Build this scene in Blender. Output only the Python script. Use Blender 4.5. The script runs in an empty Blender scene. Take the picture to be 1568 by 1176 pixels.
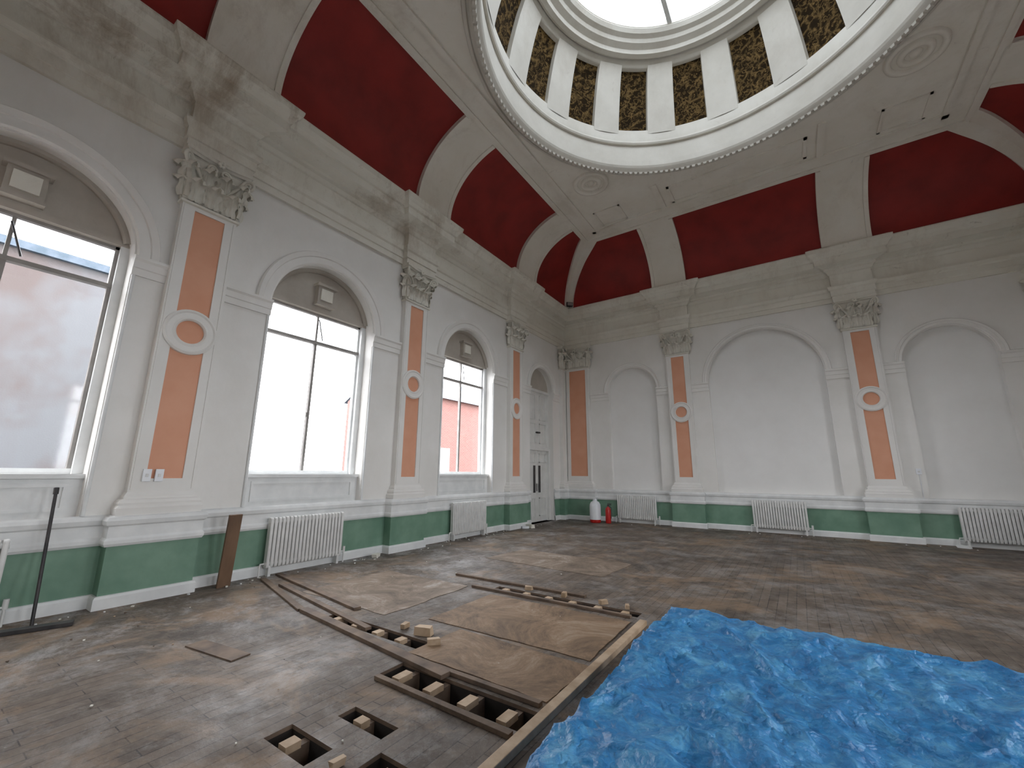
import bpy, math, random
from mathutils import Vector, Matrix, noise
from math import sin, cos, pi, radians, sqrt
random.seed(7)
# ------------------------------------------------------------------ dims
CAMH=1.6
XL,XR,YB,YN=-7.2,6.08,14.3,-1.4
XC=(XL+XR)/2; YC=6.45
PL=[2.15,6.45,10.75]           # pilasters on side walls (y)
PB=[XL+4.27, XR-4.27]          # pilasters on end walls (x)
ZCAP=6.37; ZCOR=7.86; ZCEIL=9.5
ZS=4.45
# ------------------------------------------------------------------ materials
MATS={}
def newmat(name):
    m=bpy.data.materials.new(name); m.use_nodes=True
    nt=m.node_tree; b=nt.nodes['Principled BSDF']
    MATS[name]=m
    return m,nt,b
def N(nt,t,**kw):
    n=nt.nodes.new(t)
    for k,v in kw.items(): setattr(n,k,v)
    return n
def ramp(nt,src,stops):
    r=N(nt,'ShaderNodeValToRGB')
    el=r.color_ramp.elements
    while len(el)<len(stops): el.new(.5)
    for e,(p,c) in zip(el,stops):
        e.position=p; e.color=(c[0],c[1],c[2],1) if not isinstance(c,(int,float)) else (c,c,c,1)
    nt.links.new(src,r.inputs[0]); return r
def mix(nt,f,a,b,mode='MIX'):
    m=N(nt,'ShaderNodeMix',data_type='RGBA',blend_type=mode)
    for s,v in ((0,f),(6,a),(7,b)):
        if isinstance(v,(int,float)): m.inputs[s].default_value=v
        elif isinstance(v,tuple): m.inputs[s].default_value=(v[0],v[1],v[2],1)
        else: nt.links.new(v,m.inputs[s])
    return m.outputs[2]
def math_(nt,op,a,b=None):
    m=N(nt,'ShaderNodeMath',operation=op)
    for i,v in enumerate((a,b)):
        if v is None: continue
        if isinstance(v,(int,float)): m.inputs[i].default_value=v
        else: nt.links.new(v,m.inputs[i])
    return m.outputs[0]
def coords(nt,scale=(1,1,1),rot=(0,0,0)):
    g=N(nt,'ShaderNodeNewGeometry'); mp=N(nt,'ShaderNodeMapping')
    mp.inputs['Scale'].default_value=scale; mp.inputs['Rotation'].default_value=rot
    nt.links.new(g.outputs['Position'],mp.inputs['Vector']); return mp.outputs[0]
def noise_(nt,vec,scale,detail=4,rough=.55,dist=0):
    n=N(nt,'ShaderNodeTexNoise'); n.inputs['Scale'].default_value=scale; n.inputs['Detail'].default_value=detail
    n.inputs['Roughness'].default_value=rough; n.inputs['Distortion'].default_value=dist
    nt.links.new(vec,n.inputs['Vector']); return n.outputs['Fac']
def bump(nt,b,h,strength=.2,dist=.01):
    bp=N(nt,'ShaderNodeBump'); bp.inputs['Strength'].default_value=strength; bp.inputs['Distance'].default_value=dist
    nt.links.new(h,bp.inputs['Height']); nt.links.new(bp.outputs[0],b.inputs['Normal'])
def simple(name,c1,c2,rough=.6,scale=3,bstr=.1,metal=0,bscale=40,lo=.35,hi=.65,stretch=(1,1,1)):
    m,nt,b=newmat(name); v=coords(nt,stretch)
    n=noise_(nt,v,scale,5); r=ramp(nt,n,[(lo,c1),(hi,c2)])
    nt.links.new(r.outputs[0],b.inputs['Base Color'])
    b.inputs['Roughness'].default_value=rough; b.inputs['Metallic'].default_value=metal
    if bstr>0: bump(nt,b,noise_(nt,v,bscale,4),bstr,.01)
    return m
def plaster(name,c1,c2,stain=(.33,.25,.17),z0=6.6,z1=7.9,amount=.5,rough=.6,base=.12):
    m,nt,b=newmat(name); v=coords(nt)
    n=noise_(nt,v,1.3,6,.6); r=ramp(nt,n,[(.3,c1),(.7,c2)])
    g=N(nt,'ShaderNodeNewGeometry'); s=N(nt,'ShaderNodeSeparateXYZ'); nt.links.new(g.outputs['Position'],s.inputs[0])
    mr=N(nt,'ShaderNodeMapRange'); mr.inputs[1].default_value=z0; mr.inputs[2].default_value=z1
    mr.inputs[3].default_value=base; mr.inputs[4].default_value=1
    nt.links.new(s.outputs[2],mr.inputs[0])
    n2=noise_(nt,coords(nt,(.8,.8,.35)),1.1,9,.75,.4); r2=ramp(nt,n2,[(.5,0),(.66,1)])
    my=N(nt,'ShaderNodeMapRange'); my.inputs[1].default_value=11; my.inputs[2].default_value=1; my.inputs[3].default_value=.45; my.inputs[4].default_value=1.15
    nt.links.new(s.outputs[1],my.inputs[0])
    f=math_(nt,'MULTIPLY',math_(nt,'MULTIPLY',math_(nt,'MULTIPLY',r2.outputs[0],mr.outputs[0]),amount),my.outputs[0])
    c=mix(nt,f,r.outputs[0],stain)
    n3=noise_(nt,v,3.2,9,.8,.6); r3=ramp(nt,n3,[(.60,0),(.66,1)])
    c=mix(nt,math_(nt,'MULTIPLY',math_(nt,'MULTIPLY',r3.outputs[0],mr.outputs[0]),amount*.55),c,(.22,.16,.11))
    nt.links.new(c,b.inputs['Base Color']); b.inputs['Roughness'].default_value=rough
    bump(nt,b,noise_(nt,v,9,8,.65),.12,.02)
    return m
plaster('wall_plaster',(.78,.765,.725),(.845,.83,.80),amount=.5)
plaster('trim_plaster',(.73,.70,.61),(.81,.79,.71),amount=.8,z0=6.2,z1=7.6,base=.3)
plaster('niche_plaster',(.80,.79,.765),(.85,.845,.825),amount=.2)
plaster('ceiling_plaster',(.77,.725,.63),(.84,.805,.73),amount=.35,z0=7,z1=9)
plaster('dome_plaster',(.60,.57,.50),(.71,.68,.61),amount=.35,z0=9,z1=12)
plaster('grey_tympanum',(.36,.32,.27),(.50,.46,.40),amount=.2,z0=0,z1=1)
simple('skirting_white',(.72,.735,.73),(.82,.83,.82),.45,4,.06)
simple('green_dado',(.125,.245,.17),(.18,.315,.225),.5,2.5,.08)
simple('orange_panel',(.70,.33,.20),(.74,.37,.235),.65,2,.03)
simple('dark_red',(.20,.010,.006),(.28,.015,.010),.62,1.5,.15,bscale=14)
simple('rad_white',(.66,.66,.64),(.76,.76,.74),.4,6,.03)
simple('black_metal',(.02,.02,.022),(.05,.045,.045),.5,8,.05)
simple('brown_wood',(.10,.055,.03),(.20,.115,.065),.6,3,.2,stretch=(1,1,.3))
simple('raw_wood',(.34,.23,.135),(.54,.40,.27),.7,5,.15)
simple('old_timber',(.085,.057,.04),(.20,.135,.09),.75,4,.2)
simple('void_dirt',(.010,.008,.007),(.03,.024,.019),.95,4,.2)
simple('frame_grey',(.24,.225,.21),(.32,.30,.28),.5,5,.05)
simple('door_white',(.66,.66,.63),(.76,.76,.73),.45,3,.04)
simple('ext_red',(.45,.015,.012),(.52,.02,.015),.3,5,0)
simple('plastic_white',(.78,.80,.84),(.84,.86,.88),.35,5,0)
simple('slate',(.05,.08,.11),(.09,.12,.16),.6,6,.2)
simple('render_wall',(.098,.078,.075),(.125,.13,.14),.8,.8,.3,lo=.38,hi=.6)
simple('yard_ground',(.06,.06,.055),(.09,.085,.08),.9,1,.2)
# dark painted dome panels
m,nt,b=newmat('dome_panel_paint'); v=coords(nt)
w=N(nt,'ShaderNodeTexVoronoi',feature='DISTANCE_TO_EDGE'); w.inputs['Scale'].default_value=4.5
dn=noise_(nt,v,4,4); va=N(nt,'ShaderNodeVectorMath',operation='ADD'); nt.links.new(v,va.inputs[0]); nt.links.new(dn,va.inputs[1]); nt.links.new(va.outputs[0],w.inputs['Vector'])
r=ramp(nt,w.outputs['Distance'],[(.0,(.20,.13,.05)),(.09,(.085,.053,.021)),(.17,(.022,.014,.007))])
n=noise_(nt,v,7,6,.7); c=mix(nt,ramp(nt,n,[(.42,0),(.64,.75)]).outputs[0],r.outputs[0],(.016,.011,.006))
nt.links.new(c,b.inputs['Base Color']); b.inputs['Roughness'].default_value=.85; b.inputs['Specular IOR Level'].default_value=.05
# glass
def glass(name,tint,fac):
    m,nt,b=newmat(name)
    tr=N(nt,'ShaderNodeBsdfTransparent'); tr.inputs[0].default_value=(*tint,1)
    gl=N(nt,'ShaderNodeBsdfGlossy'); gl.inputs['Roughness'].default_value=.05
    mx=N(nt,'ShaderNodeMixShader'); mx.inputs[0].default_value=fac
    nt.links.new(tr.outputs[0],mx.inputs[1]); nt.links.new(gl.outputs[0],mx.inputs[2])
    nt.links.new(mx.outputs[0],nt.nodes['Material Output'].inputs[0]); nt.nodes.remove(b); return m
glass('clear_glass',(.97,.98,1),.05); glass('skylight_glass',(.32,.345,.37),.04)
# brick
m,nt,b=newmat('red_brick')
br=N(nt,'ShaderNodeTexBrick'); br.inputs['Scale'].default_value=1; br.inputs['Brick Width'].default_value=.3; br.inputs['Row Height'].default_value=.1; br.inputs['Mortar Size'].default_value=.012
br.inputs['Color1'].default_value=(.155,.052,.042,1); br.inputs['Color2'].default_value=(.19,.07,.055,1); br.inputs['Mortar'].default_value=(.16,.12,.11,1)
g=N(nt,'ShaderNodeNewGeometry'); s=N(nt,'ShaderNodeSeparateXYZ'); cb=N(nt,'ShaderNodeCombineXYZ')
nt.links.new(g.outputs['Position'],s.inputs[0]); nt.links.new(math_(nt,'ADD',s.outputs[0],s.outputs[1]),cb.inputs[0]); nt.links.new(s.outputs[2],cb.inputs[1]); nt.links.new(cb.outputs[0],br.inputs['Vector'])
nt.links.new(br.outputs['Color'],b.inputs['Base Color']); b.inputs['Roughness'].default_value=.85
# floor
def floorlike(name,tanamt=.6):
    m,nt,b=newmat(name)
    v=coords(nt)
    br=N(nt,'ShaderNodeTexBrick'); br.inputs['Scale'].default_value=1; br.inputs['Brick Width'].default_value=.75; br.inputs['Row Height'].default_value=.10; br.inputs['Mortar Size'].default_value=.004; br.inputs['Bias'].default_value=0
    br.inputs['Color1'].default_value=(.30,.30,.30,1); br.inputs['Color2'].default_value=(.95,.95,.95,1); br.inputs['Mortar'].default_value=(.0,.0,.0,1)
    v2=coords(nt,(1,1,1),(0,0,radians(90))); nt.links.new(v2,br.inputs['Vector'])
    bw=N(nt,'ShaderNodeRGBToBW'); nt.links.new(br.outputs['Color'],bw.inputs[0])
    base=ramp(nt,bw.outputs[0],[(0,(.022,.016,.012)),(.2,(.082,.061,.046)),(1,(.155,.117,.088))]).outputs[0]
    dark=ramp(nt,noise_(nt,v,.5,10,.75,.6),[(.42,1),(.56,0)]).outputs[0]
    c=mix(nt,math_(nt,'MULTIPLY',dark,.7),base,(.034,.026,.021))
    grime=ramp(nt,noise_(nt,v,3.5,11,.82,.5),[(.44,0),(.62,1)]).outputs[0]
    c=mix(nt,math_(nt,'MULTIPLY',grime,.42),c,(.20,.165,.13))
    tan=ramp(nt,noise_(nt,coords(nt,(1,1.2,1)),.7,9,.72,.9),[(.51,0),(.61,1)]).outputs[0]
    c=mix(nt,math_(nt,'MULTIPLY',tan,tanamt),c,(.27,.18,.11))
    dust_and_glare=ramp(nt,noise_(nt,v,1.2,12,.85,.3),[(.49,0),(.62,1)]).outputs[0]
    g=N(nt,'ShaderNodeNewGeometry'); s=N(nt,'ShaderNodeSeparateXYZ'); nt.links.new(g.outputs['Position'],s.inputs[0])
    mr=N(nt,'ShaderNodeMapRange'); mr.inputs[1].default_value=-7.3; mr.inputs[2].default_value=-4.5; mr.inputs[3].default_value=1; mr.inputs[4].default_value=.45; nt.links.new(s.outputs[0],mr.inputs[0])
    c=mix(nt,math_(nt,'MULTIPLY',math_(nt,'MULTIPLY',dust_and_glare,mr.outputs[0]),.9),c,(.36,.35,.34))  # dust plus window light reflected along the left wall, painted into the colour
    spots=ramp(nt,noise_(nt,v,9,6,.7,.2),[(.68,0),(.72,1)]).outputs[0]
    c=mix(nt,math_(nt,'MULTIPLY',spots,.5),c,(.45,.43,.40))
    nt.links.new(c,b.inputs['Base Color'])
    rr=ramp(nt,noise_(nt,v,1.5,8,.7),[(.35,.42),(.65,.80)]); nt.links.new(rr.outputs[0],b.inputs['Roughness'])
    b.inputs['Specular IOR Level'].default_value=.32
    bump(nt,b,math_(nt,'ADD',math_(nt,'MULTIPLY',bw.outputs[0],.6),noise_(nt,v,14,6,.7)),.4,.016)
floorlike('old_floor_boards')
def sheetmat(name,c1,c2,c3):
    m,nt,b=newmat(name); v=coords(nt)
    r=ramp(nt,noise_(nt,v,1.4,11,.82,.8),[(.36,c1),(.52,c2),(.66,c3)])
    nt.links.new(r.outputs[0],b.inputs['Base Color']); b.inputs['Roughness'].default_value=.7; b.inputs['Specular IOR Level'].default_value=.3
    bump(nt,b,noise_(nt,v,25,6,.7),.2,.006)
sheetmat('plywood_tan',(.085,.056,.036),(.235,.152,.09),(.37,.285,.205))
sheetmat('plywood_dusty',(.10,.074,.054),(.22,.165,.12),(.40,.36,.32))
sheetmat('hardboard_brown',(.07,.048,.033),(.145,.098,.066),(.23,.17,.12))
# tarp
m,nt,b=newmat('blue_tarpaulin'); v=coords(nt)
r=ramp(nt,noise_(nt,v,6,10,.8,.6),[(.34,(.012,.12,.33)),(.5,(.025,.215,.50)),(.66,(.13,.42,.68))])
nt.links.new(r.outputs[0],b.inputs['Base Color']); b.inputs['Roughness'].default_value=.42
hs=[]
for sc_,rt in ((2.6,.4),(6,1.3),(14,2.2)):
    w=N(nt,'ShaderNodeTexVoronoi',feature='DISTANCE_TO_EDGE'); w.inputs['Scale'].default_value=sc_
    vv=coords(nt,(1,1,1),(rt,rt*.7,rt)); dn=noise_(nt,vv,sc_*.7,3); va=N(nt,'ShaderNodeVectorMath',operation='ADD'); nt.links.new(vv,va.inputs[0]); nt.links.new(math_(nt,'MULTIPLY',dn,1.6/sc_),va.inputs[1]); nt.links.new(va.outputs[0],w.inputs['Vector'])
    hs.append(math_(nt,'MULTIPLY',math_(nt,'MINIMUM',w.outputs['Distance'],.25),6/sc_))
h=math_(nt,'ADD',math_(nt,'ADD',hs[0],hs[1]),hs[2])
bump(nt,b,math_(nt,'ADD',h,math_(nt,'MULTIPLY',noise_(nt,v,30,4,.6,.8),.2)),.9,.04)
# ------------------------------------------------------------------ mesh builder
class MB:
    def __init__(s): s.v=[];s.f=[];s.m=[];s.sm=[];s.mats=[]
    def mi(s,name):
        if name not in s.mats: s.mats.append(name)
        return s.mats.index(name)
    def add(s,vs,fs,mat,smooth=False):
        o=len(s.v); s.v+= [tuple(x) for x in vs]; k=s.mi(mat)
        for f in fs: s.f.append([o+i for i in f]); s.m.append(k); s.sm.append(smooth)
    def build(s,name,matrix=None,parent=None,bevel=0):
        me=bpy.data.meshes.new(name); me.from_pydata(s.v,[],s.f)
        for n in s.mats: me.materials.append(MATS[n])
        me.polygons.foreach_set('material_index',s.m); me.polygons.foreach_set('use_smooth',s.sm)
        me.update()
        ob=bpy.data.objects.new(name,me); bpy.context.collection.objects.link(ob)
        if matrix is not None: ob.matrix_world=matrix
        if parent: ob.parent=parent
        if bevel:
            md=ob.modifiers.new('bevel','BEVEL'); md.width=bevel; md.segments=2; md.limit_method='ANGLE'
        return ob
    def box(s,fr,u0,u1,z0,z1,n0,n1,mat):
        vs=[P(fr,u,z,n) for z in (z0,z1) for n in (n0,n1) for u in (u0,u1)]
        s.add(vs,[(0,1,3,2),(4,6,7,5),(0,4,5,1),(2,3,7,6),(0,2,6,4),(1,5,7,3)],mat)
    def grid(s,rows,mat,smooth=False,closed=False):
        n=len(rows[0]); vs=[p for r in rows for p in r]; fs=[]
        for i in range(len(rows)-1):
            for j in range(n if closed else n-1):
                j2=(j+1)%n
                fs.append((i*n+j,i*n+j2,(i+1)*n+j2,(i+1)*n+j))
        s.add(vs,fs,mat,smooth)
    def lathe(s,c,prof,mat,seg=32,smooth=True,a0=0,a1=2*pi):
        full=abs(a1-a0-2*pi)<1e-6
        k=seg if full else seg+1
        rows=[[(c[0]+r*cos(a0+(a1-a0)*i/seg),c[1]+r*sin(a0+(a1-a0)*i/seg),c[2]+z) for i in range(k)] for r,z in prof]
        s.grid(rows,mat,smooth,full)
    def tube(s,pts,rad,mat,seg=8,caps=True):
        pts=[Vector(p) for p in pts]; rows=[]; n=len(pts)
        q0=None
        for i,p in enumerate(pts):
            t=(pts[min(i+1,n-1)]-pts[max(i-1,0)]).normalized()
            up=Vector((0,0,1)) if abs(t.z)<.9 else Vector((1,0,0))
            if q0 is not None: 
                a=(q0-t*q0.dot(t)).normalized()
            else: a=t.cross(up).normalized()
            q0=a; b=t.cross(a)
            r=rad[i] if isinstance(rad,(list,tuple)) else rad
            rows.append([p+a*r*cos(2*pi*k/seg)+b*r*sin(2*pi*k/seg) for k in range(seg)])
        s.grid(rows,mat,True,True)
        if caps:
            s.add(rows[0],[tuple(range(seg))],mat); s.add(rows[-1],[tuple(range(seg))],mat)
def P(fr,u,z,n):
    O,U,Nn=fr; return (O[0]+U[0]*u+Nn[0]*n, O[1]+U[1]*u+Nn[1]*n, z)
FL=((XL,0),(0,1),(1,0)); FB=((0,YB),(1,0),(0,-1)); FRt=((XR,0),(0,1),(-1,0)); FN=((0,YN),(1,0),(0,1))
ID=((0,0),(1,0),(0,1))
def sweep(mb,fr,path,prof,matf):
    k=len(path); ms=[]
    for i in range(k):
        ns=[]
        if i>0: d=(path[i][0]-path[i-1][0],path[i][1]-path[i-1][1]); l=sqrt(d[0]**2+d[1]**2); ns.append((-d[1]/l,d[0]/l))
        if i<k-1: d=(path[i+1][0]-path[i][0],path[i+1][1]-path[i][1]); l=sqrt(d[0]**2+d[1]**2); ns.append((-d[1]/l,d[0]/l))
        if len(ns)==1: ms.append(ns[0])
        else:
            if ns[0][0]*ns[1][0]+ns[0][1]*ns[1][1]>.9: ms.append(ns[0])
            else: ms.append((ns[0][0]+ns[1][0],ns[0][1]+ns[1][1]))
    for j in range(len(prof)-1):
        rows=[]
        for off,z in (prof[j],prof[j+1]):
            rows.append([P(fr,path[i][0]+ms[i][0]*off,z,path[i][1]+ms[i][1]*off) for i in range(k)])
        zm=(prof[j][1]+prof[j+1][1])/2
        mb.grid(rows,matf(zm) if callable(matf) else matf)
    for i in (0,k-1):
        vs=[P(fr,path[i][0]+ms[i][0]*off,z,path[i][1]+ms[i][1]*off) for off,z in prof]
        if len(vs)>2: mb.add(vs,[tuple(range(len(vs)))],matf if not callable(matf) else matf(.05))
def bpath(u0,u1,brk,h,d,cw0=0,cw1=0):
    p=[]
    if cw0: p+=[(u0,d),(u0+cw0,d),(u0+cw0,0)]
    else: p+=[(u0,0)]
    for uc in brk: p+=[(uc-h,0),(uc-h,d),(uc+h,d),(uc+h,0)]
    if cw1: p+=[(u1-cw1,0),(u1-cw1,d),(u1,d)]
    else: p+=[(u1,0)]
    return p
def arcband(mb,fr,uc,zs,prof,mat,a0=0,a1=pi,seg=36):
    rows=[[P(fr,uc+r*cos(a0+(a1-a0)*i/seg),zs+r*sin(a0+(a1-a0)*i/seg),n) for i in range(seg+1)] for r,n in prof]
    mb.grid(rows,mat)
def wall(mb,fr,u0,u1,z1,ops,mat,seg=32):
    u=u0
    def quad(a,b,c,d,n=0,m=mat): mb.add([P(fr,a,c,n),P(fr,b,c,n),P(fr,b,d,n),P(fr,a,d,n)],[(0,1,2,3)],m)
    for (uc,hw,zb,zs,dep,fill) in sorted(ops):
        quad(u,uc-hw,0,z1)
        if zb>0: quad(uc-hw,uc+hw,0,zb)
        arc=[(uc-hw*cos(pi*i/seg),zs+hw*sin(pi*i/seg)) for i in range(seg+1)]
        for i in range(seg):
            (a,za),(b,zb2)=arc[i],arc[i+1]
            mb.add([P(fr,a,za,0),P(fr,b,zb2,0),P(fr,b,z1,0),P(fr,a,z1,0)],[(0,1,2,3)],mat)
        outl=[(uc-hw,zb)]+arc+[(uc+hw,zb)]
        mb.grid([[P(fr,a,z,0) for a,z in outl],[P(fr,a,z,-dep) for a,z in outl]],mat)
        mb.add([P(fr,uc-hw,zb,0),P(fr,uc+hw,zb,0),P(fr,uc+hw,zb,-dep),P(fr,uc-hw,zb,-dep)],[(0,1,2,3)],mat)
        if fill:
            mb.add([P(fr,a,z,-dep) for a,z in outl],[tuple(range(len(outl)))],fill)
        u=uc+hw
    quad(u,u1,0,z1)
WC=[.37,4.3,8.6]; DOORC=12.55
WHW=1.05; DEP=.42
ARCP=lambda r0,r1:[(r0,-.02),(r0,.03),(r0+.02,.05),(r0+(r1-r0)*.55,.045),(r0+(r1-r0)*.6,.065),(r1-.02,.085),(r1,.055),(r1,-.02)]
mb=MB(); wall(mb,FL,YN,YB,ZCOR,[(c,WHW,1.05,ZS,DEP,None) for c in WC]+[(DOORC,.80,0,ZS,.30,None)],'wall_plaster')
for c in WC: arcband(mb,FL,c,ZS,ARCP(1.07,1.32),'wall_plaster')
arcband(mb,FL,DOORC,ZS,ARCP(.82,1.0),'wall_plaster')
mb.build('wall_left')
NB=[(XL+2.65,.84),(XC,1.5),(XR-2.65,.84)]
mb=MB(); wall(mb,FB,XL,XR,ZCOR,[(c,h,1.06,ZS,.16,'niche_plaster') for c,h in NB],'wall_plaster')
for c,h in NB: arcband(mb,FB,c,ZS,ARCP(h+.02,h+.17),'wall_plaster')
mb.build('wall_back')
mb=MB(); wall(mb,FRt,YN,YB,ZCOR,[(c,WHW,1.05,ZS,DEP,None) for c in WC],'wall_plaster')
for c in WC: arcband(mb,FRt,c,ZS,ARCP(1.07,1.32),'wall_plaster')
mb.build('wall_right')
mb=MB(); wall(mb,FN,XL,XR,ZCOR,[(c,h,1.06,ZS,.16,'niche_plaster') for c,h in NB],'wall_plaster')
for c,h in NB: arcband(mb,FN,c,ZS,ARCP(h+.02,h+.17),'wall_plaster')
mb.build('wall_near')
# entablature
ENT=[(-.01,6.37),(.06,6.37),(.06,6.50),(.085,6.51),(.085,6.66),(.12,6.69),(.14,6.76),(.14,6.79),(.05,6.80),(.05,7.13),(.08,7.15),(.12,7.22),(.17,7.25),(.17,7.31),(.22,7.34),(.38,7.38),(.38,7.54),(.42,7.56),(.46,7.64),(.52,7.70),(.54,7.78),(.54,7.81),(.45,7.86),(-.01,7.86)]
ti=1
for nm,fr,u0,u1,br in (('l',FL,YN,YB,PL),('b',FB,XL,XR,PB),('r',FRt,YN,YB,PL),('n',FN,XL,XR,PB)):
    mb=MB(); sweep(mb,fr,bpath(u0,u1,br,.40,.13),ENT,'trim_plaster')
    mb.build('trim_%d'%ti); ti+=1
DADO=[(.05,0),(.05,.12),(.035,.145),(.015,.15),(.015,.70),(.04,.70),(.055,.73),(.055,.77),(.035,.80),(.035,.93),(.06,.95),(.07,1.0),(.05,1.04),(.0,1.06)]
dm=lambda z:'green_dado' if .15<=z<.70 else 'skirting_white'
def dado(fr,u0,u1,br,name,c0=0,c1=0):
    mb=MB(); sweep(mb,fr,bpath(u0,u1,br,.46,.20,c0,c1),DADO,dm); return mb
mb=dado(FL,YN,DOORC-.80,PL,'',.5,0); sweep(mb,FL,[(DOORC+.80,0),(YB-.55,0),(YB-.55,.2),(YB,.2)],DADO,dm); mb.build('baseboard_left')
dado(FB,XL,XR,PB,'',1.2,1.2).build('baseboard_back')
dado(FRt,YN,YB,PL,'',.5,.5).build('baseboard_right')
dado(FN,XL,XR,PB,'',1.2,1.2).build('baseboard_near')
IMP=[(0,4.20),(.035,4.20),(.035,4.30),(.05,4.31),(.06,4.40),(.085,4.43),(.085,4.47),(.0,4.50)]
def imposts(fr,edges,name):
    mb=MB()
    for a,b in edges:
        if b-a>.05: sweep(mb,fr,[(a,0),(b,0)],IMP,'wall_plaster')
    mb.build(name)
def edges_from(u0,u1,pil,ops,hw=.36):
    blocks=sorted([(p-hw,p+hw) for p in pil]+[(c-h,c+h) for c,h in ops]); e=[];u=u0
    for a,b in blocks: e.append((u,a)); u=b
    e.append((u,u1)); return e
opsL=[(c,WHW) for c in WC]
imposts(FL,edges_from(YN,YB-.4,PL,opsL+[(DOORC,.8)]),'trim_5')
imposts(FB,edges_from(XL+1.1,XR-1.1,PB,NB),'trim_6')
imposts(FRt,edges_from(YN,YB,PL,opsL),'trim_7')
imposts(FN,edges_from(XL+1.1,XR-1.1,PB,NB),'trim_8')
# ------------------------------------------------------------------ pilasters
LF=((0,0),(1,0),(0,1))   # local: x=u, y=n
def leaf(mb,base,right,out,w,h,c):
    rows=[]
    ns,nx=20,13
    for i in range(ns):
        s=i/(ns-1); row=[]
        ww=w*(.80+.35*sin(s*pi*.8))*(1 if s<.8 else 1-(s-.8)*3.2)
        ww*=1+.20*sin(s*22)
        z=base[2]+h*sin(s*.66*pi); o=.02+c*s**2.2
        for j in range(nx):
            x=(j/(nx-1)-.5)*2
            oo=o-.06*x*x+.02*cos(x*11)*(1-.4*s)+.010*sin(s*22)*abs(x)
            row.append((base[0]+right[0]*x*ww/2+out[0]*oo, base[1]+right[1]*x*ww/2+out[1]*oo, z-.05*x*x*s))
        rows.append(row)
    mb.grid(rows,'trim_plaster',True)
def capital(mb,hw,dep,z0=5.54,z1=ZCAP,full=True):
    H=z1-z0
    sweepp=[(-hw,-.0),(-hw,dep),(hw,dep),(hw,-.0)]
    sweep(mb,LF,sweepp,[(.0,z0-.06),(.03,z0-.05),(.035,z0-.02),(.0,z0)],'trim_plaster')
    sweep(mb,LF,[(-hw+.04,0),(-hw+.04,dep-.04),(hw-.04,dep-.04),(hw-.04,0)],[(-.02,z0),(-.01,z0+.3*H),(.01,z0+.7*H),(.05,z0+.86*H),(.07,z0+.88*H)],'trim_plaster')
    k=3 if hw>.3 else 1
    for i in range(k):
        u=(-1+2*i/(k-1))*hw*.68 if k>1 else 0
        leaf(mb,(u,dep+.01,z0),(1,0),(0,1),.24,H*.42,.17)
    k2=k+1
    for i in range(k2):
        u=(-1+2*i/(k2-1))*hw*.98
        leaf(mb,(u,dep-.02,z0+.04),(1,0),(0,1),.21,H*.66,.23)
    for sg in (-1,1):
        leaf(mb,(sg*hw,dep*.45,z0),(0,-sg),(sg,0),.2,H*.44,.14)
        leaf(mb,(sg*hw,dep*.8,z0+.04),(0,-sg),(sg,0),.2,H*.66,.18)
        d=Vector((sg*.707,.707,0)); c=Vector((sg*(hw+.03),dep+.07,z0+.75*H)); pts=[]
        st=Vector((sg*hw*.45,dep+.01,z0+.42*H)); pts.append(st); pts.append(st.lerp(c,.5)+Vector((0,0.02,.03)))
        for i in range(26):
            a=pi*.75-i*2*pi*1.6/25; r=.10*(1-i/30)
            pts.append(c+d*(r*cos(a)+.03)+Vector((0,0,r*sin(a))))
        mb.tube(pts,[.016]+[.024]*(len(pts)-1),'trim_plaster',7)
        c=Vector((sg*.085,dep+.06,z0+.76*H)); pts=[Vector((sg*hw*.42,dep,z0+.45*H))]
        for i in range(20):
            a=(0 if sg>0 else pi)+sg*i*2*pi*1.4/19; r=.07*(1-i/26)
            pts.append(c+Vector((r*cos(a),.0,r*sin(a))))
        mb.tube(pts,.017,'trim_plaster',6)
    zA=z0+.89*H; seg=14
    def outl(ex):
        pts=[(-hw-.10-ex,0),(-hw-.10-ex,dep+.12+ex)]
        for i in range(1,seg):
            t=i/seg; u=-hw-.10+t*(2*hw+.20); pts.append((u,dep+.13+ex-.08*sin(t*pi)))
        pts+=[(hw+.10+ex,dep+.12+ex),(hw+.10+ex,0)]
        return pts
    rows=[[(u,n,z) for u,n in outl(ex)] for ex,z in ((-.04,zA),(-.02,zA+.03),(.0,zA+.04),(.0,z1))]
    mb.grid(rows,'trim_plaster'); mb.add(rows[0],[tuple(range(len(rows[0])))],'trim_plaster')
    for i in range(6):
        a=i*pi/3; c=Vector((.035*cos(a),dep+.11,zA+.01+.035*sin(a)))
        mb.lathe(c,[(0,-.028),(.02,-.02),(.028,0),(.02,.02),(0,.028)],'trim_plaster',8)
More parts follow.
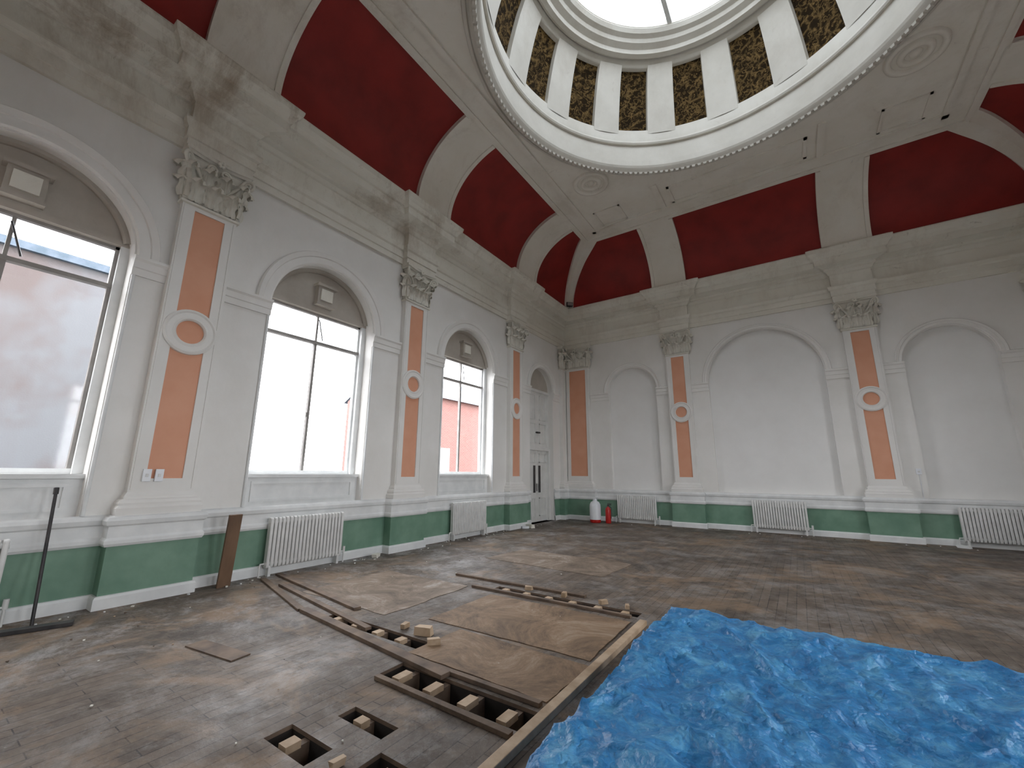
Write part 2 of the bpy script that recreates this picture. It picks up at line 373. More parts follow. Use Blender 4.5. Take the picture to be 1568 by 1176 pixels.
def pil_mesh(hw,dep,ph,roundel=True,orange=True):
    mb=MB(); z0,z1=1.06,5.48
    A='wall_plaster'
    mb.box(LF,-hw,hw,z0,z1,0.001,dep-.03,A)
    pm='orange_panel' if orange else A
    mb.box(LF,-ph-.01,ph+.01,1.48,5.44,dep-.031,dep-.022,pm)
    mb.box(LF,-hw,-ph,z0,z1,dep-.03,dep,A); mb.box(LF,ph,hw,z0,z1,dep-.03,dep,A)
    mb.box(LF,-ph,ph,z0,1.50,dep-.03,dep,A); mb.box(LF,-ph,ph,5.42,z1,dep-.03,dep,A)
    for a,b in ((-hw+.02,-hw+.045),(hw-.045,hw-.02)): mb.box(LF,a,b,1.36,5.46,dep,dep+.012,A)
    if roundel:
        rows=[[(r*cos(2*pi*i/40),n,3.56+r*sin(2*pi*i/40)) for i in range(40)] for r,n in ((.17,dep-.03),(.17,dep+.01),(.19,dep+.03),(.22,dep+.02),(.28,dep+.02),(.30,dep+.035),(.33,dep+.02),(.335,dep-.03))]
        mb.grid(rows,A,False,True)
    pth=[(-hw,0),(-hw,dep),(hw,dep),(hw,0)]
    sweep(mb,LF,pth,[(.09,1.05),(.10,1.14),(.075,1.17),(.08,1.20),(.06,1.235),(.03,1.25),(.03,1.28),(.0,1.33)],A)
    capital(mb,hw,dep)
    return mb
MP=pil_mesh(.36,.13,.20)
def frame_mat(fr,u):
    O,U,Nn=fr
    U=Vector((U[0],U[1],0)); Nv=Vector((Nn[0],Nn[1],0)); o=Vector((O[0],O[1],0))+U*u
    if U.cross(Nv).z<0: U=-U
    m=Matrix.Identity(4); m.col[0]=(*U,0); m.col[1]=(*Nv,0); m.col[2]=(0,0,1,0); m.col[3]=(*o,1)
    return m
def place(mb,name,lst):
    first=None
    for fr,u in lst:
        if first is None: first=mb.build(name,frame_mat(fr,u))
        else:
            o=bpy.data.objects.new(name,first.data); bpy.context.collection.objects.link(o); o.matrix_world=frame_mat(fr,u)
    return first
place(MP,'pilaster',[(FL,p) for p in PL]+[(FB,p) for p in PB]+[(FRt,p) for p in PL]+[(FN,p) for p in PB])
place(pil_mesh(.46,.13,.33,False),'corner_pilaster',[(FB,XL+.62),(FB,XR-.60),(FN,XL+.62),(FN,XR-.62)])
place(pil_mesh(.2,.13,.09,False,False),'narrow_corner_pilaster',[(FL,YB-.24),(FRt,YB-.24)])
# ------------------------------------------------------------------ windows
def window(fr,uc,name,FO='skirting_white'):
    mb=MB(); W='skirting_white'; F='frame_grey'
    hw=WHW
    mb.box(fr,uc-hw,uc+hw,1.05,1.50,-DEP,-.14,W)
    mb.box(fr,uc-hw+.12,uc+hw-.12,1.12,1.16,-.14,-.115,W); mb.box(fr,uc-hw+.12,uc+hw-.12,1.40,1.44,-.14,-.115,W)
    mb.box(fr,uc-hw+.12,uc-hw+.16,1.16,1.40,-.14,-.115,W); mb.box(fr,uc+hw-.16,uc+hw-.12,1.16,1.40,-.14,-.115,W)
    mb.box(fr,uc-hw,uc+hw,1.50,1.555,-DEP,-.09,W)
    for sg in (-1,1):
        a,b=sorted((uc+sg*hw,uc+sg*(hw-.10))); mb.box(fr,a,b,1.555,4.72,-DEP,-.24,W)
        a,b=sorted((uc+sg*(hw-.10),uc+sg*(hw-.14))); mb.box(fr,a,b,1.555,4.66,-.38,-.31,FO)
    mb.box(fr,uc-hw+.1,uc+hw-.1,1.555,1.62,-.38,-.30,W)
    mb.box(fr,uc-hw+.1,uc+hw-.1,4.60,4.66,-.38,-.31,F)
    mb.box(fr,uc-hw+.1,uc+hw-.1,4.03,4.085,-.385,-.295,F)
    mb.box(fr,uc-.024,uc+.024,1.6,4.04,-.38,-.315,F); mb.box(fr,uc-.018,uc+.018,4.07,4.6,-.38,-.32,F)
    mb.tube([P(fr,uc+.12,4.12,-.30),P(fr,uc-.02,4.5,-.24)],.012,'black_metal',6)
    mb.box(fr,uc-.055,uc-.02,2.6,2.68,-.32,-.29,'frame_grey')
    mb.add([P(fr,uc-hw+.12,1.58,-.35),P(fr,uc+hw-.12,1.58,-.35),P(fr,uc+hw-.12,4.62,-.35),P(fr,uc-hw+.12,4.62,-.35)],[(0,1,2,3)],'clear_glass')
    a0=math.asin((4.68-ZS)/hw); seg=28
    arc=[(uc+hw*cos(a0+(pi-2*a0)*i/seg),ZS+hw*sin(a0+(pi-2*a0)*i/seg)) for i in range(seg+1)]
    mb.add([P(fr,u,z,-.24) for u,z in arc],[tuple(range(len(arc)))],'grey_tympanum')
    mb.box(fr,uc-hw,uc+hw,4.64,4.72,-DEP,-.22,'grey_tympanum')
    arcband(mb,fr,uc,ZS,[(hw,-.16),(hw-.05,-.16),(hw-.07,-.20),(hw-.07,-.24)],'grey_tympanum',a0,pi-a0)
    mb.box(fr,uc-.17,uc+.17,4.80,5.14,-.24,-.12,'grey_tympanum'); mb.box(fr,uc-.21,uc+.21,5.14,5.19,-.24,-.08,'grey_tympanum')
    mb.box(fr,uc-.12,uc+.12,4.86,5.09,-.12,-.09,'trim_plaster'); mb.box(fr,uc-.19,uc+.19,4.76,4.80,-.24,-.10,'grey_tympanum')
    for sg in (-1,1):
        mb.tube([P(fr,uc+sg*(hw+.03),1.06,.012),P(fr,uc+sg*(hw+.03),4.2,.012)],.022,W,8)
    mb.build(name)
i=1
for c in WC: window(FL,c,'window_%d'%i,'frame_grey' if i==1 else 'skirting_white'); i+=1
for c in WC: window(FRt,c,'window_%d'%i); i+=1
# ------------------------------------------------------------------ door in arched niche
mb=MB(); D='door_white'; c=DOORC; hw=.8
mb.box(FL,c-hw,c+hw,2.42,ZS,-.30,-.20,D)
arc=[(c+hw*cos(pi*i/28),ZS+hw*sin(pi*i/28)) for i in range(29)]
mb.add([P(FL,u,z,-.20) for u,z in arc],[tuple(range(29))],'grey_tympanum')
mb.box(FL,c-hw,c+hw,ZS-.05,ZS+.04,-.2,-.14,D); mb.box(FL,c-hw,c+hw,2.36,2.46,-.30,-.13,D)
for sg in (-1,1):
    a,b=sorted((c+sg*hw,c+sg*(hw-.1))); mb.box(FL,a,b,0,2.4,-.30,-.14,D)
    a,b=sorted((c+sg*.006,c+sg*.69)); mb.box(FL,a,b,.01,2.36,-.29,-.22,D)
    for z0,z1 in ((.18,.78),(1.95,2.26),(2.6,3.3),(3.42,4.3)):
        a,b=sorted((c+sg*.14,c+sg*.58)); n=-.22 if z1<2.4 else -.2
        mb.box(FL,a,b,z0,z0+.03,n,n+.02,D); mb.box(FL,a,b,z1-.03,z1,n,n+.02,D); mb.box(FL,a,a+.03,z0,z1,n,n+.02,D); mb.box(FL,b-.03,b,z0,z1,n,n+.02,D)
    a,b=sorted((c+sg*.10,c+sg*.24)); mb.box(FL,a,b,.95,1.85,-.225,-.212,'black_metal')
    mb.tube([P(FL,c+sg*.07,1.0,-.18),P(FL,c+sg*.07,1.25,-.18)],.014,'black_metal',8)
mb.box(FL,c-.1,c+.1,2.95,3.0,-.2,-.12,'black_metal')
mb.build('door_1')
# ------------------------------------------------------------------ ceiling: cove, flat, dome
Rh,Rz,I0,Z0=1.9,1.65,.45,7.85
def cov(fr,u,ph,t):
    i=I0+Rh*(1-cos(ph))+t*cos(ph); z=Z0+Rz*sin(ph)-t*sin(ph)
    return P(fr,u,z,i)
def inset(ph): return I0+Rh*(1-cos(ph))
def strip(mb,fr,ulo,uhi,p0,p1,t0,t1,mat,seg=22):
    A=[];B=[];C=[];E=[]
    for k in range(seg+1):
        ph=p0+(p1-p0)*k/seg; i=inset(ph); a=ulo(i) ; b=uhi(i)
        A.append(cov(fr,a,ph,t0));B.append(cov(fr,a,ph,t1));C.append(cov(fr,b,ph,t1));E.append(cov(fr,b,ph,t0))
    mb.grid([B,C],mat,True); mb.grid([A,B],mat); mb.grid([C,E],mat)
    mb.add([A[0],B[0],C[0],E[0]],[(0,1,2,3)],mat); mb.add([A[-1],B[-1],C[-1],E[-1]],[(0,1,2,3)],mat)
mb=MB(); CP='ceiling_plaster'
PT=radians(77); T=.07; GW=.42; RW=.55
for fr,u0,u1,pil in ((FL,YN,YB,PL),(FRt,YN,YB,PL),(FB,XL,XR,PB),(FN,XL,XR,PB)):
    rows=[]
    for k in range(25):
        ph=pi/2*k/24; i=inset(ph)
        rows.append([cov(fr,u0+i+(u1-u0-2*i)*q/1,ph,0) for q in (0,1)])
    mb.grid(rows,'dark_red',True)
    strip(mb,fr,lambda i:u0+i,lambda i:u0+i+GW*(.6+.4*min(1,(i-I0)/1.2)),0,pi/2,-.01,T,CP)
    strip(mb,fr,lambda i:u1-i-GW*(.6+.4*min(1,(i-I0)/1.2)),lambda i:u1-i,0,pi/2,-.01,T,CP)
    for p in pil:
        strip(mb,fr,lambda i:p-RW,lambda i:p+RW,0,pi/2,-.01,T,CP)
        for s0,s1 in ((-RW+.0,-RW+.10),(RW-.10,RW)):
            strip(mb,fr,lambda i:p+s0,lambda i:p+s1,0,PT,T-.01,T+.035,CP)
    strip(mb,fr,lambda i:u0+i,lambda i:u1-i,PT,pi/2,-.01,T,CP,6)
    strip(mb,fr,lambda i:u0+i,lambda i:u1-i,PT+.04,PT+.09,T-.01,T+.04,CP,2)
mb.build('ceiling_cove')
mb=MB(); n=96; RO=3.92
ix0,ix1,iy0,iy1=XL+I0+Rh,XR-I0-Rh,YN+I0+Rh,YB-I0-Rh
ZF=ZCEIL-T
inner=[];outer=[]
angs=sorted(set([2*pi*i/n for i in range(n)]+[math.atan2(y-YC,x-XC)%(2*pi) for x in (ix0,ix1) for y in (iy0,iy1)]))
for a in angs:
    inner.append((XC+RO*cos(a),YC+RO*sin(a),ZF))
    tx=((ix1-XC)/cos(a)) if cos(a)>1e-9 else (((ix0-XC)/cos(a)) if cos(a)<-1e-9 else 1e9)
    ty=((iy1-YC)/sin(a)) if sin(a)>1e-9 else (((iy0-YC)/sin(a)) if sin(a)<-1e-9 else 1e9)
    t=min(tx,ty); outer.append((XC+t*cos(a),YC+t*sin(a),ZF))
mb.grid([inner,outer],CP,False,True)
def frame_rect(x0,x1,y0,y1,w=.07,h=.03):
    for a,b,c_,d in ((x0,x1,y0,y0+w),(x0,x1,y1-w,y1),(x0,x0+w,y0,y1),(x1-w,x1,y0,y1)):
        mb.box(ID,a,b,ZF-h,ZF+.01,c_,d,CP)
frame_rect(ix0+.08,ix1-.08,iy0+.08,iy1-.08,.12,.05)
for sy in (1,-1):
    ya,yb=sorted((YC+sy*4.4,YC+sy*5.2))
    frame_rect(PB[0]+.75,PB[1]-.75,ya,yb); frame_rect(ix0+.5,PB[0]-.6,ya,yb,.05); frame_rect(PB[1]+.6,ix1-.5,ya,yb,.05)
    mb.box(ID,PB[0]+.4,PB[0]+.55,ZF-.04,ZF,*sorted((YC+sy*4.1,YC+sy*5.4)),CP); mb.box(ID,PB[1]-.55,PB[1]-.4,ZF-.04,ZF,*sorted((YC+sy*4.1,YC+sy*5.4)),CP)
for sx in (1,-1):
    for sy in (1,-1):
        cc=(XC+sx*3.3,YC+sy*3.1,ZF)
        for R in (.42,.22):
            mb.lathe(cc,[(R+.06,0),(R+.05,-.05),(R,-.07),(R-.05,-.05),(R-.06,0)],CP,36)
        mb.lathe(cc,[(.10,0),(.08,-.05),(0,-.07)],CP,24)
mb.build('ceiling')
# dome
mb=MB(); c0=(XC,YC,0); DP='dome_plaster'
mb.lathe(c0,[(4.06,ZF),(4.04,ZF-.05),(3.98,ZF-.07),(3.96,ZF-.03),(3.92,ZF-.05),(3.91,ZF-.12),(3.86,ZF-.15),(3.79,ZF-.15),(3.75,ZF-.10),(3.73,ZF-.07),(3.71,ZF-.02),(3.71,ZF+.12)],DP,128,False)
k=184
for i in range(k):
    a=2*pi*i/k; q=Vector((XC+3.825*cos(a),YC+3.825*sin(a),ZF-.155)); r=Vector((cos(a),sin(a),0)); t=Vector((-sin(a),cos(a),0))
    w=.042
    vs=[q+r*x*.042+t*y*w+Vector((0,0,z)) for z,ww in ((.01,1),(-.035,.7)) for x,y in ((-ww,-ww),(ww,-ww),(ww,ww),(-ww,ww))]
    mb.add(vs,[(4,5,6,7),(0,1,5,4),(1,2,6,5),(2,3,7,6),(3,0,4,7)],DP)
DPROF=[(3.82,9.5),(3.83,9.8),(3.82,10.15),(3.79,10.5),(3.72,10.85),(3.63,11.2),(3.53,11.55),(3.40,11.9),(3.24,12.2),(3.0,12.40),(2.7,12.5)]
mb.lathe(c0,DPROF,'dome_panel_paint',128)
def dprof(z):
    for (r0,z0),(r1,z1) in zip(DPROF,DPROF[1:]):
        if z0<=z<=z1+1e-6: return r0+(r1-r0)*(z-z0)/(z1-z0)
    return DPROF[-1][0]
def th(r,z,t): return (r-t*.9,z-t*.35)
PB0,PB1=10.5,12.0
bz=[9.5,9.8,10.15,PB0]
mb.lathe(c0,[th(dprof(z),z,.10) for z in bz]+[(dprof(PB0+.04),PB0+.04)],DP,128)
mb.lathe(c0,[(3.73,10.02),(3.68,10.02),(3.66,10.06),(3.68,10.12),(3.72,10.12)],DP,128,False)
tz=[PB1,12.2,12.40,12.5]
mb.lathe(c0,[(dprof(PB1-.03),PB1-.03)]+[th(dprof(z),z,.10) for z in tz],DP,128)
for i in range(16):
    ac=2*pi*i/16; hwid=radians(5.6)
    zs=[PB0-.1+(PB1+.05-PB0+.1)*q/10 for q in range(11)]
    A=[];B=[];C=[];E=[]
    for z in zs:
        r=dprof(z)
        for lst,an,t in ((A,ac-hwid,-.01),(B,ac-hwid*.95,.10),(C,ac+hwid*.95,.10),(E,ac+hwid,-.01)):
            rr,zz=th(r,z,t); lst.append((XC+rr*cos(an),YC+rr*sin(an),zz))
    mb.grid([A,B],DP); mb.grid([B,C],DP,True); mb.grid([C,E],DP)
mb.lathe(c0,[(3.14,12.1),(3.08,12.06),(2.98,12.09),(2.95,12.18),(2.82,12.24),(2.78,12.32),(2.68,12.36),(2.62,12.44),(2.62,12.66),(3.2,12.66),(3.2,12.1)],DP,96,False)
mb.build('ceiling_dome')
mb=MB()
mb.lathe((XC,YC,12.58),[(2.64,0),(0,.12)],'skylight_glass',64)
for off in (-.83,.83): 
    l=sqrt(2.62**2-off**2); mb.box(ID,XC+off-.05,XC+off+.05,12.48,12.57,YC-l,YC+l,'skirting_white')
mb.build('skylight')
# ------------------------------------------------------------------ floor with openings
holes=[(-4.6,-3.12,3.06,3.24),(-3.0,-1.64,2.54,2.80),(-3.75,-1.70,5.10,5.27),(-1.48,-1.10,4.72,5.0),(-2.90,-2.46,1.60,1.78),(-2.2,-1.84,1.72,1.92),(-2.74,-2.30,2.0,2.14)]
xs=sorted(set([XL-.3,XR+.1,]+[h[0] for h in holes]+[h[1] for h in holes])); ys=sorted(set([YN-.1,YB+.1]+[h[2] for h in holes]+[h[3] for h in holes]))
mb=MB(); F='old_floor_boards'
for i in range(len(xs)-1):
    for j in range(len(ys)-1):
        cx,cy=(xs[i]+xs[i+1])/2,(ys[j]+ys[j+1])/2
        if any(h[0]<cx<h[1] and h[2]<cy<h[3] for h in holes): continue
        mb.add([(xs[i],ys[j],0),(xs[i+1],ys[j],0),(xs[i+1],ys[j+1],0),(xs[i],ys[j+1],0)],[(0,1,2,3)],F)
for h in holes:
    for a,b in (((h[0],h[2]),(h[1],h[2])),((h[1],h[2]),(h[1],h[3])),((h[1],h[3]),(h[0],h[3])),((h[0],h[3]),(h[0],h[2]))):
        mb.add([(*a,0),(*b,0),(*b,-.025),(*a,-.025)],[(0,1,2,3)],'old_timber')
        mb.add([(*a,-.025),(*b,-.025),(*b,-.4),(*a,-.4)],[(0,1,2,3)],'void_dirt')
    mb.add([(h[0],h[2],-.4),(h[1],h[2],-.4),(h[1],h[3],-.4),(h[0],h[3],-.4)],[(0,1,2,3)],'void_dirt')
    x=h[0]+.15
    while x<h[1]-.08:
        mb.box(ID,x,x+.055,-.2,-.03,h[2],h[3],'old_timber'); 
        mb.box(ID,x-.005,x+.075,-.03,.012,h[2]+.015,h[2]+(h[3]-h[2])*.62,'raw_wood'); x+=.34
mb.build('floor')
def slab(name,cx,cy,lx,ly,h,rot,mat,z=0.0,tilt=0,bev=0,rag=0):
    mb=MB()
    if rag:
        pts=[]; k=10
        for (ax,ay),(bx,by) in (((-1,-1),(1,-1)),((1,-1),(1,1)),((1,1),(-1,1)),((-1,1),(-1,-1))):
            for q in range(k):
                t=q/k; x=(ax+(bx-ax)*t)*lx/2; y=(ay+(by-ay)*t)*ly/2
                pts.append((x+random.uniform(-rag,rag),y+random.uniform(-rag,rag)))
        m_=len(pts)
        mb.add([(x,y,h) for x,y in pts],[tuple(range(m_))],mat)
        mb.grid([[(x,y,0) for x,y in pts],[(x,y,h) for x,y in pts]],mat,False,True)
    else: mb.box(ID,-lx/2,lx/2,0,h,-ly/2,ly/2,mat)
    return mb.build(name,Matrix.Translation((cx,cy,z))@Matrix.Rotation(radians(rot),4,'Z')@Matrix.Rotation(radians(tilt),4,'Y'),bevel=bev)
slab('plywood_sheet',-2.65,4.30,1.9,1.16,.006,1,'plywood_tan',.001,rag=.008)
slab('plywood_sheet',-2.38,3.30,1.45,.70,.006,-1,'plywood_tan',.001,rag=.008)
slab('plywood_sheet',-4.95,4.25,1.7,1.5,.004,1,'plywood_dusty',.001,rag=.02)
slab('plywood_sheet',-3.9,7.3,2.4,1.2,.004,-3,'plywood_dusty',.001,rag=.02)
slab('plywood_sheet',1.9,4.84,2.9,.92,.02,2,'hardboard_brown',.001,rag=.006)
slab('floor_board_offcut',-4.57,2.0,.70,.17,.010,8,'old_timber',.001)
# battens
slab('timber_batten',-1.57,3.45,.075,2.9,.05,0,'raw_wood',.001,0,.004)
slab('timber_batten',-5.75,3.62,2.5,.09,.03,-8,'old_timber',.001,0,.003)
slab('timber_batten',-3.75,2.93,2.5,.10,.035,-6,'old_timber',.001,0,.003)
slab('timber_batten',-5.1,3.30,2.5,.07,.03,-9,'old_timber',.001,0,.003)
slab('timber_batten',-5.95,3.28,1.9,.08,.025,-14,'hardboard_brown',.001,0,.003)
slab('timber_batten',-2.9,5.03,2.3,.06,.03,0,'old_timber',.001,0,.003)
slab('timber_batten',-3.6,5.45,2.2,.07,.03,1,'hardboard_brown',.001,0,.003)
slab('timber_batten',-2.3,2.87,1.25,.05,.03,0,'old_timber',.001,0,.003)
slab('timber_batten',-2.3,2.47,1.3,.05,.03,-1,'hardboard_brown',.001,0,.003)
slab('timber_batten',-6.7,.95,1.0,.10,.04,72,'black_metal',.001,0,.003)
# debris
mb=MB()
def chunk(x,y,s,mat,sx=1,sy=1):
    a=random.random()*pi; vs=[]
    for z in (0,s*.6):
        for (p,q) in ((-1,-1),(1,-1),(1,1),(-1,1)):
            p*=s*sx*.5*random.uniform(.7,1.1); q*=s*sy*.5*random.uniform(.7,1.1)
            vs.append((x+p*cos(a)-q*sin(a),y+p*sin(a)+q*cos(a),z+.004))
    mb.add(vs,[(0,3,2,1),(4,5,6,7),(0,1,5,4),(1,2,6,5),(2,3,7,6),(3,0,4,7)],mat)
for (x,y,s) in ((-3.3,5.34,.08),(-2.75,5.34,.09),(-2.2,5.34,.08),(-1.9,5.34,.07),(-3.3,3.34,.13),(-3.05,3.22,.09),(-3.6,3.36,.08),(-2.3,1.70,.06)):
    chunk(x,y,s,'raw_wood',1.4,.7)
for i in range(45):
    chunk(random.choice([random.uniform(-7,-5),random.uniform(-5,-2)]),random.uniform(.8,7),random.uniform(.006,.018),random.choice(['raw_wood','trim_plaster','old_timber']))
for i in range(60): chunk(random.uniform(-7.05,-6.7),random.uniform(0,12),random.uniform(.008,.03),random.choice(['skirting_white','trim_plaster']))
for i in range(30): chunk(random.uniform(-4.9,6),random.uniform(13.6,14.0),random.uniform(.01,.03),random.choice(['skirting_white','old_timber']))
chunk(-6.9,5.6,.1,'trim_plaster',2); chunk(-6.8,11.1,.16,'trim_plaster',2); chunk(-6.85,10.9,.1,'plastic_white',2); chunk(2.9,13.9,.1,'skirting_white',2.4)
mb.build('rubble_debris')
# ------------------------------------------------------------------ radiators
def radiator(fr,uc,w,name='radiator'):
    mb=MB(); R='rad_white'; n=int(round(w/.062)); n0,n1=.10,.20; z0,z1=.12,.88
    def rnd(cx,cz,a0):
        return [(cx+.035*cos(a0+pi/2*i/3),cz+.035*sin(a0+pi/2*i/3)) for i in range(4)]
    pr=rnd(n1-.035,z1-.035,0)+rnd(n0+.035,z1-.035,pi/2)+rnd(n0+.035,z0+.035,pi)+rnd(n1-.035,z0+.035,3*pi/2)
    cn=((n0+n1)/2,(z0+z1)/2)
    for k in range(n):
        u=uc-w/2+(k+.5)*w/n; rows=[]
        for du,sc in ((-.024,.82),(-.017,.97),(-.008,1),(.008,1),(.017,.97),(.024,.82)):
            rows.append([P(fr,u+du,cn[1]+(z-cn[1])*(1-(1-sc)*.1),cn[0]+(q-cn[0])*sc) for q,z in pr])
        mb.grid(rows,R,True,True); mb.add(rows[0],[tuple(range(len(pr)))],R); mb.add(rows[-1],[tuple(range(len(pr)))],R)
    for z in (.19,.81): mb.tube([P(fr,uc-w/2,z,.15),P(fr,uc+w/2,z,.15)],.03,R,10)
    for s in (-1,1):
        u=uc+s*(w/2-.07); mb.box(fr,u-.02,u+.02,0,.16,.11,.19,R)
        mb.tube([P(fr,uc+s*(w/2),.19,.15),P(fr,uc+s*(w/2+.06),.19,.15),P(fr,uc+s*(w/2+.07),.15,.15),P(fr,uc+s*(w/2+.07),0,.15)],.013,R,8)
    mb.tube([P(fr,uc+w/2+.07,.17,.15),P(fr,uc+w/2+.07,.27,.15)],.024,R,10)
    mb.build(name)
for c_ in (.25,4.25,8.55): radiator(FL,c_,1.32)
for c_ in (XL+2.65,XC,XR-2.45): radiator(FB,c_,1.3)
# ------------------------------------------------------------------ leaning items
mb=MB(); mb.box(ID,-.085,.085,0,1.0,-.02,.02,'brown_wood')
mb.build('leaning_plank',Matrix.Translation((XL+.30,2.98,.005))@Matrix.Rotation(radians(90),4,'Z')@Matrix.Rotation(radians(9),4,'X')@Matrix.Rotation(radians(-1.5),4,'Y'),bevel=.004)
mb=MB(); mb.tube([(XL+.36,1.17,.0),(XL+.10,1.17,1.36)],.016,'black_metal',8); mb.tube([(XL+.105,1.17,1.33),(XL+.09,1.17,1.40)],.024,'black_metal',8)
mb.build('leaning_metal_pole')
mb=MB()
for u in (2.02,2.15): 
    mb.box(FL,u-.045-.07+.0,u+.045-.07,1.46,1.62,.132,.16,'plastic_white'); mb.box(FL,u-.085,u-.055,1.52,1.56,.16,.168,'rad_white')
mb.build('light_switch',bevel=.003)
mb=MB(); mb.box(FB,2.42,2.52,1.62,1.76,0,.03,'plastic_white'); mb.box(FB,2.45,2.49,1.67,1.71,.03,.04,'rad_white'); mb.tube([P(FB,2.47,1.62,.012),P(FB,2.47,1.06,.012)],.008,'plastic_white',6); mb.build('wall_thermostat',bevel=.003)
# extinguisher and drum
mb=MB(); c_=(-5.35,13.65,0)
mb.lathe(c_,[(0,0),(.085,0),(.09,.02),(.09,.42),(.08,.47),(.03,.51),(.025,.54)],'ext_red',24)
mb.lathe(c_,[(.03,.53),(.03,.58),(0,.58)],'black_metal',12); mb.box(((c_[0],c_[1]),(1,0),(0,1)),-.015,.12,.57,.60,-.012,.012,'black_metal')
mb.box(((c_[0],c_[1]),(1,0),(0,1)),-.015,.12,.61,.63,-.012,.012,'black_metal')
mb.tube([(c_[0]+.02,c_[1],.56),(c_[0]+.11,c_[1],.5),(c_[0]+.12,c_[1],.3),(c_[0]+.1,c_[1],.15)],.012,'black_metal',8)
mb.build('fire_extinguisher')
mb=MB(); c_=(-5.78,13.6,0)
mb.lathe(c_,[(0,0),(.17,0),(.18,.03),(.18,.10)],'ext_red',28); mb.lathe(c_,[(.185,.10),(.185,.50),(.175,.58),(.13,.66),(.06,.69),(.05,.72),(.05,.76),(0,.76)],'plastic_white',28)
mb.tube([(c_[0]-.08,c_[1],.66),(c_[0]-.06,c_[1],.74),(c_[0]+.06,c_[1],.74),(c_[0]+.08,c_[1],.66)],.012,'plastic_white',8)
mb.build('plastic_drum')
mb=MB(); fr=((XL+.62,YB-.62),(.707,.707),(.707,-.707))
mb.box(fr,-.12,.12,7.87,8.02,-.06,.06,'black_metal'); mb.box(fr,-.02,.02,7.84,7.88,-.03,.03,'black_metal'); mb.box(fr,-.10,.10,7.89,8.0,.06,.07,'frame_grey'); mb.build('cornice_floodlight')
# ------------------------------------------------------------------ tarpaulin
x0,x1,y0,y1,H=-1.0,2.3,1.3,3.86,.50
def fold(s,lo,hi):
    if s<lo: return lo,lo-s,-1
    if s>hi: return hi,s-hi,1
    return s,0,0
def crease(q,f,seed):
    n=noise.noise(q*f+Vector((seed,noise.noise(q*f*.6+Vector((0,seed,0)))*1.2,seed*2)))
    return (1-min(1,abs(n)*3.0))**1.5
NX,NY=340,300; rows=[]
for j in range(NY+1):
    t=y0-.75+(y1-y0+1.30)*j/NY; row=[]
    flare=.10+.20*max(0,min(1,(3.6-t)/1.8))+.05*noise.noise(Vector((t*2.2,3,1)))
    sl=x0-.52-flare
    for i in range(NX+1):
        s=sl+(x1+.75-sl)*i/NX
        ax,dx,sx=fold(s,x0,x1); ay,dy,sy=fold(t,y0,y1)
        d=sqrt(dx*dx+dy*dy)
        drop=min(d*.98,H); rest=max(0,d-H/.98)
        hor=min(d,H/.98)*.14+rest
        fx=(dx/d if d else 0)*sx; fy=(dy/d if d else 0)*sy
        u=Vector((s,t,0))
        wave=sin(s*9+2*noise.noise(u*1.3))*(abs(fy))+(sin(t*8+3*noise.noise(u*1.5))+.5*sin(t*19+2))*abs(fx)
        amp=min(1,d/.4)*.05
        x=ax+fx*(hor+wave*amp); y=ay+fy*(hor+wave*amp)
        q=Vector((s,t,3))
        inn=min(1,max(0,min(s-sl,x1+.75-s,t-y0+.75,y1+.55-t))*4)
        cr=.034*crease(q,1.2,1)+.032*crease(q,2.4,4)+.017*crease(q,4.9,8)+.008*crease(q,9,3)
        und=.035*noise.noise(q*1.2)+.02*noise.noise(q*2.7)
        sag=-.11*math.exp(-(((s-.4)/1.0)**2+((t-2.6)/.65)**2))
        z=H-drop+(sag*(1 if d==0 else 0))+(cr+und)*(.3 if rest>0 else 1)
        if d==0:
            e=min(s-x0,t-y0,x1-s,y1-t); z-=0 if e>.06 else .015*(1-e/.06)**2
        else: z-=.015
        zmin=.010+.25*cr*inn
        row.append((x,y,max(z,zmin)))
    rows.append(row)
mb=MB(); mb.grid(rows,'blue_tarpaulin',True); mb.build('blue_tarpaulin')
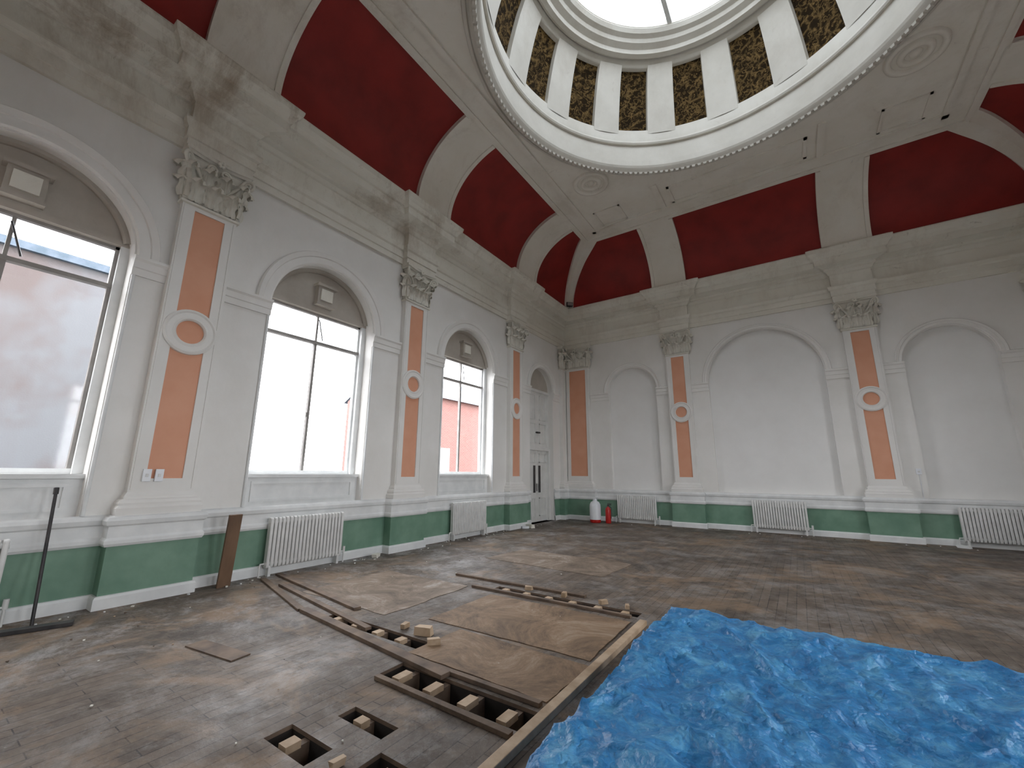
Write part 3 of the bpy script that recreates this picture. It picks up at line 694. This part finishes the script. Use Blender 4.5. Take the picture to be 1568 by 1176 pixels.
# ------------------------------------------------------------------ outside
BX0,BX1,BY0=-30,-22,20.4
mb=MB(); mb.box(ID,BX0,BX1,-.5,7.2,BY0,44,'red_brick')
mb.add([(BX0,BY0-.01,7.2),(BX1,BY0-.01,7.2),(-26,BY0-.01,9.6)],[(0,1,2)],'red_brick')
for xe in (BX1+.4,BX0-.4): mb.add([(xe,BY0-.1,7.1),(xe,44.2,7.1),(-26,44.2,9.7),(-26,BY0-.1,9.7)],[(0,1,2,3)],'slate')
for y in (23,28,33,38): 
    mb.box(ID,BX1-.05,BX1+.03,1.2,3.4,y,y+1.1,'frame_grey'); mb.box(ID,BX1,BX1+.12,1.05,1.2,y-.1,y+1.2,'slate')
mb.build('brick_building')
mb=MB(); mb.box(ID,-14,-11.5,-.5,5.6,-9,2.6,'render_wall'); mb.box(ID,-14.1,-11.4,5.6,5.75,-9.1,2.7,'slate')
mb.box(ID,-11.5,-11.44,1.0,2.8,-2.6,-1.4,'slate'); mb.build('outbuilding')
mb=MB(); mb.add([(-60,-40,-.5),(60,-40,-.5),(60,60,-.5),(-60,60,-.5)],[(0,1,2,3)],'yard_ground'); mb.build('yard_ground')
# ------------------------------------------------------------------ light
w=bpy.data.worlds.new('World'); bpy.context.scene.world=w; w.use_nodes=True
bg=w.node_tree.nodes['Background']; bg.inputs[0].default_value=(.965,.975,1,1); bg.inputs[1].default_value=11.8
def portal(name,loc,rot,sx,sy):
    l=bpy.data.lights.new(name,'AREA'); l.shape='RECTANGLE'; l.size=sx; l.size_y=sy; l.cycles.is_portal=True
    o=bpy.data.objects.new(name,l); bpy.context.collection.objects.link(o); o.location=loc; o.rotation_euler=rot
for c_ in WC:
    portal('window_light_portal',(XL-.5,c_,3.1),(0,radians(-90),0),3.1,1.9)
    portal('window_light_portal',(XR+.5,c_,3.1),(0,radians(90),0),3.1,1.9)
portal('skylight_portal',(XC,YC,12.9),(0,0,0),5.4,5.4)
# ------------------------------------------------------------------ camera
cam=bpy.data.cameras.new('camera'); co=bpy.data.objects.new('camera',cam); bpy.context.collection.objects.link(co)
cam.sensor_width=36; cam.lens=637/1568*36; cam.clip_start=.05
yaw,pitch,roll=radians(34.0),radians(12.05),radians(.35)
F=Vector((-sin(yaw)*cos(pitch),cos(yaw)*cos(pitch),sin(pitch))); R=Vector((cos(yaw),sin(yaw),0)); U=R.cross(F)
R2=R*cos(roll)+U*sin(roll); U2=U*cos(roll)-R*sin(roll)
M=Matrix.Identity(4); M.col[0]=(*R2,0); M.col[1]=(*U2,0); M.col[2]=(*(-F),0); M.col[3]=(0,0,CAMH,1)
co.matrix_world=M
sc=bpy.context.scene; sc.camera=co
sc.view_settings.view_transform='Standard'; sc.view_settings.look='None'; sc.view_settings.exposure=0; sc.view_settings.gamma=1.04
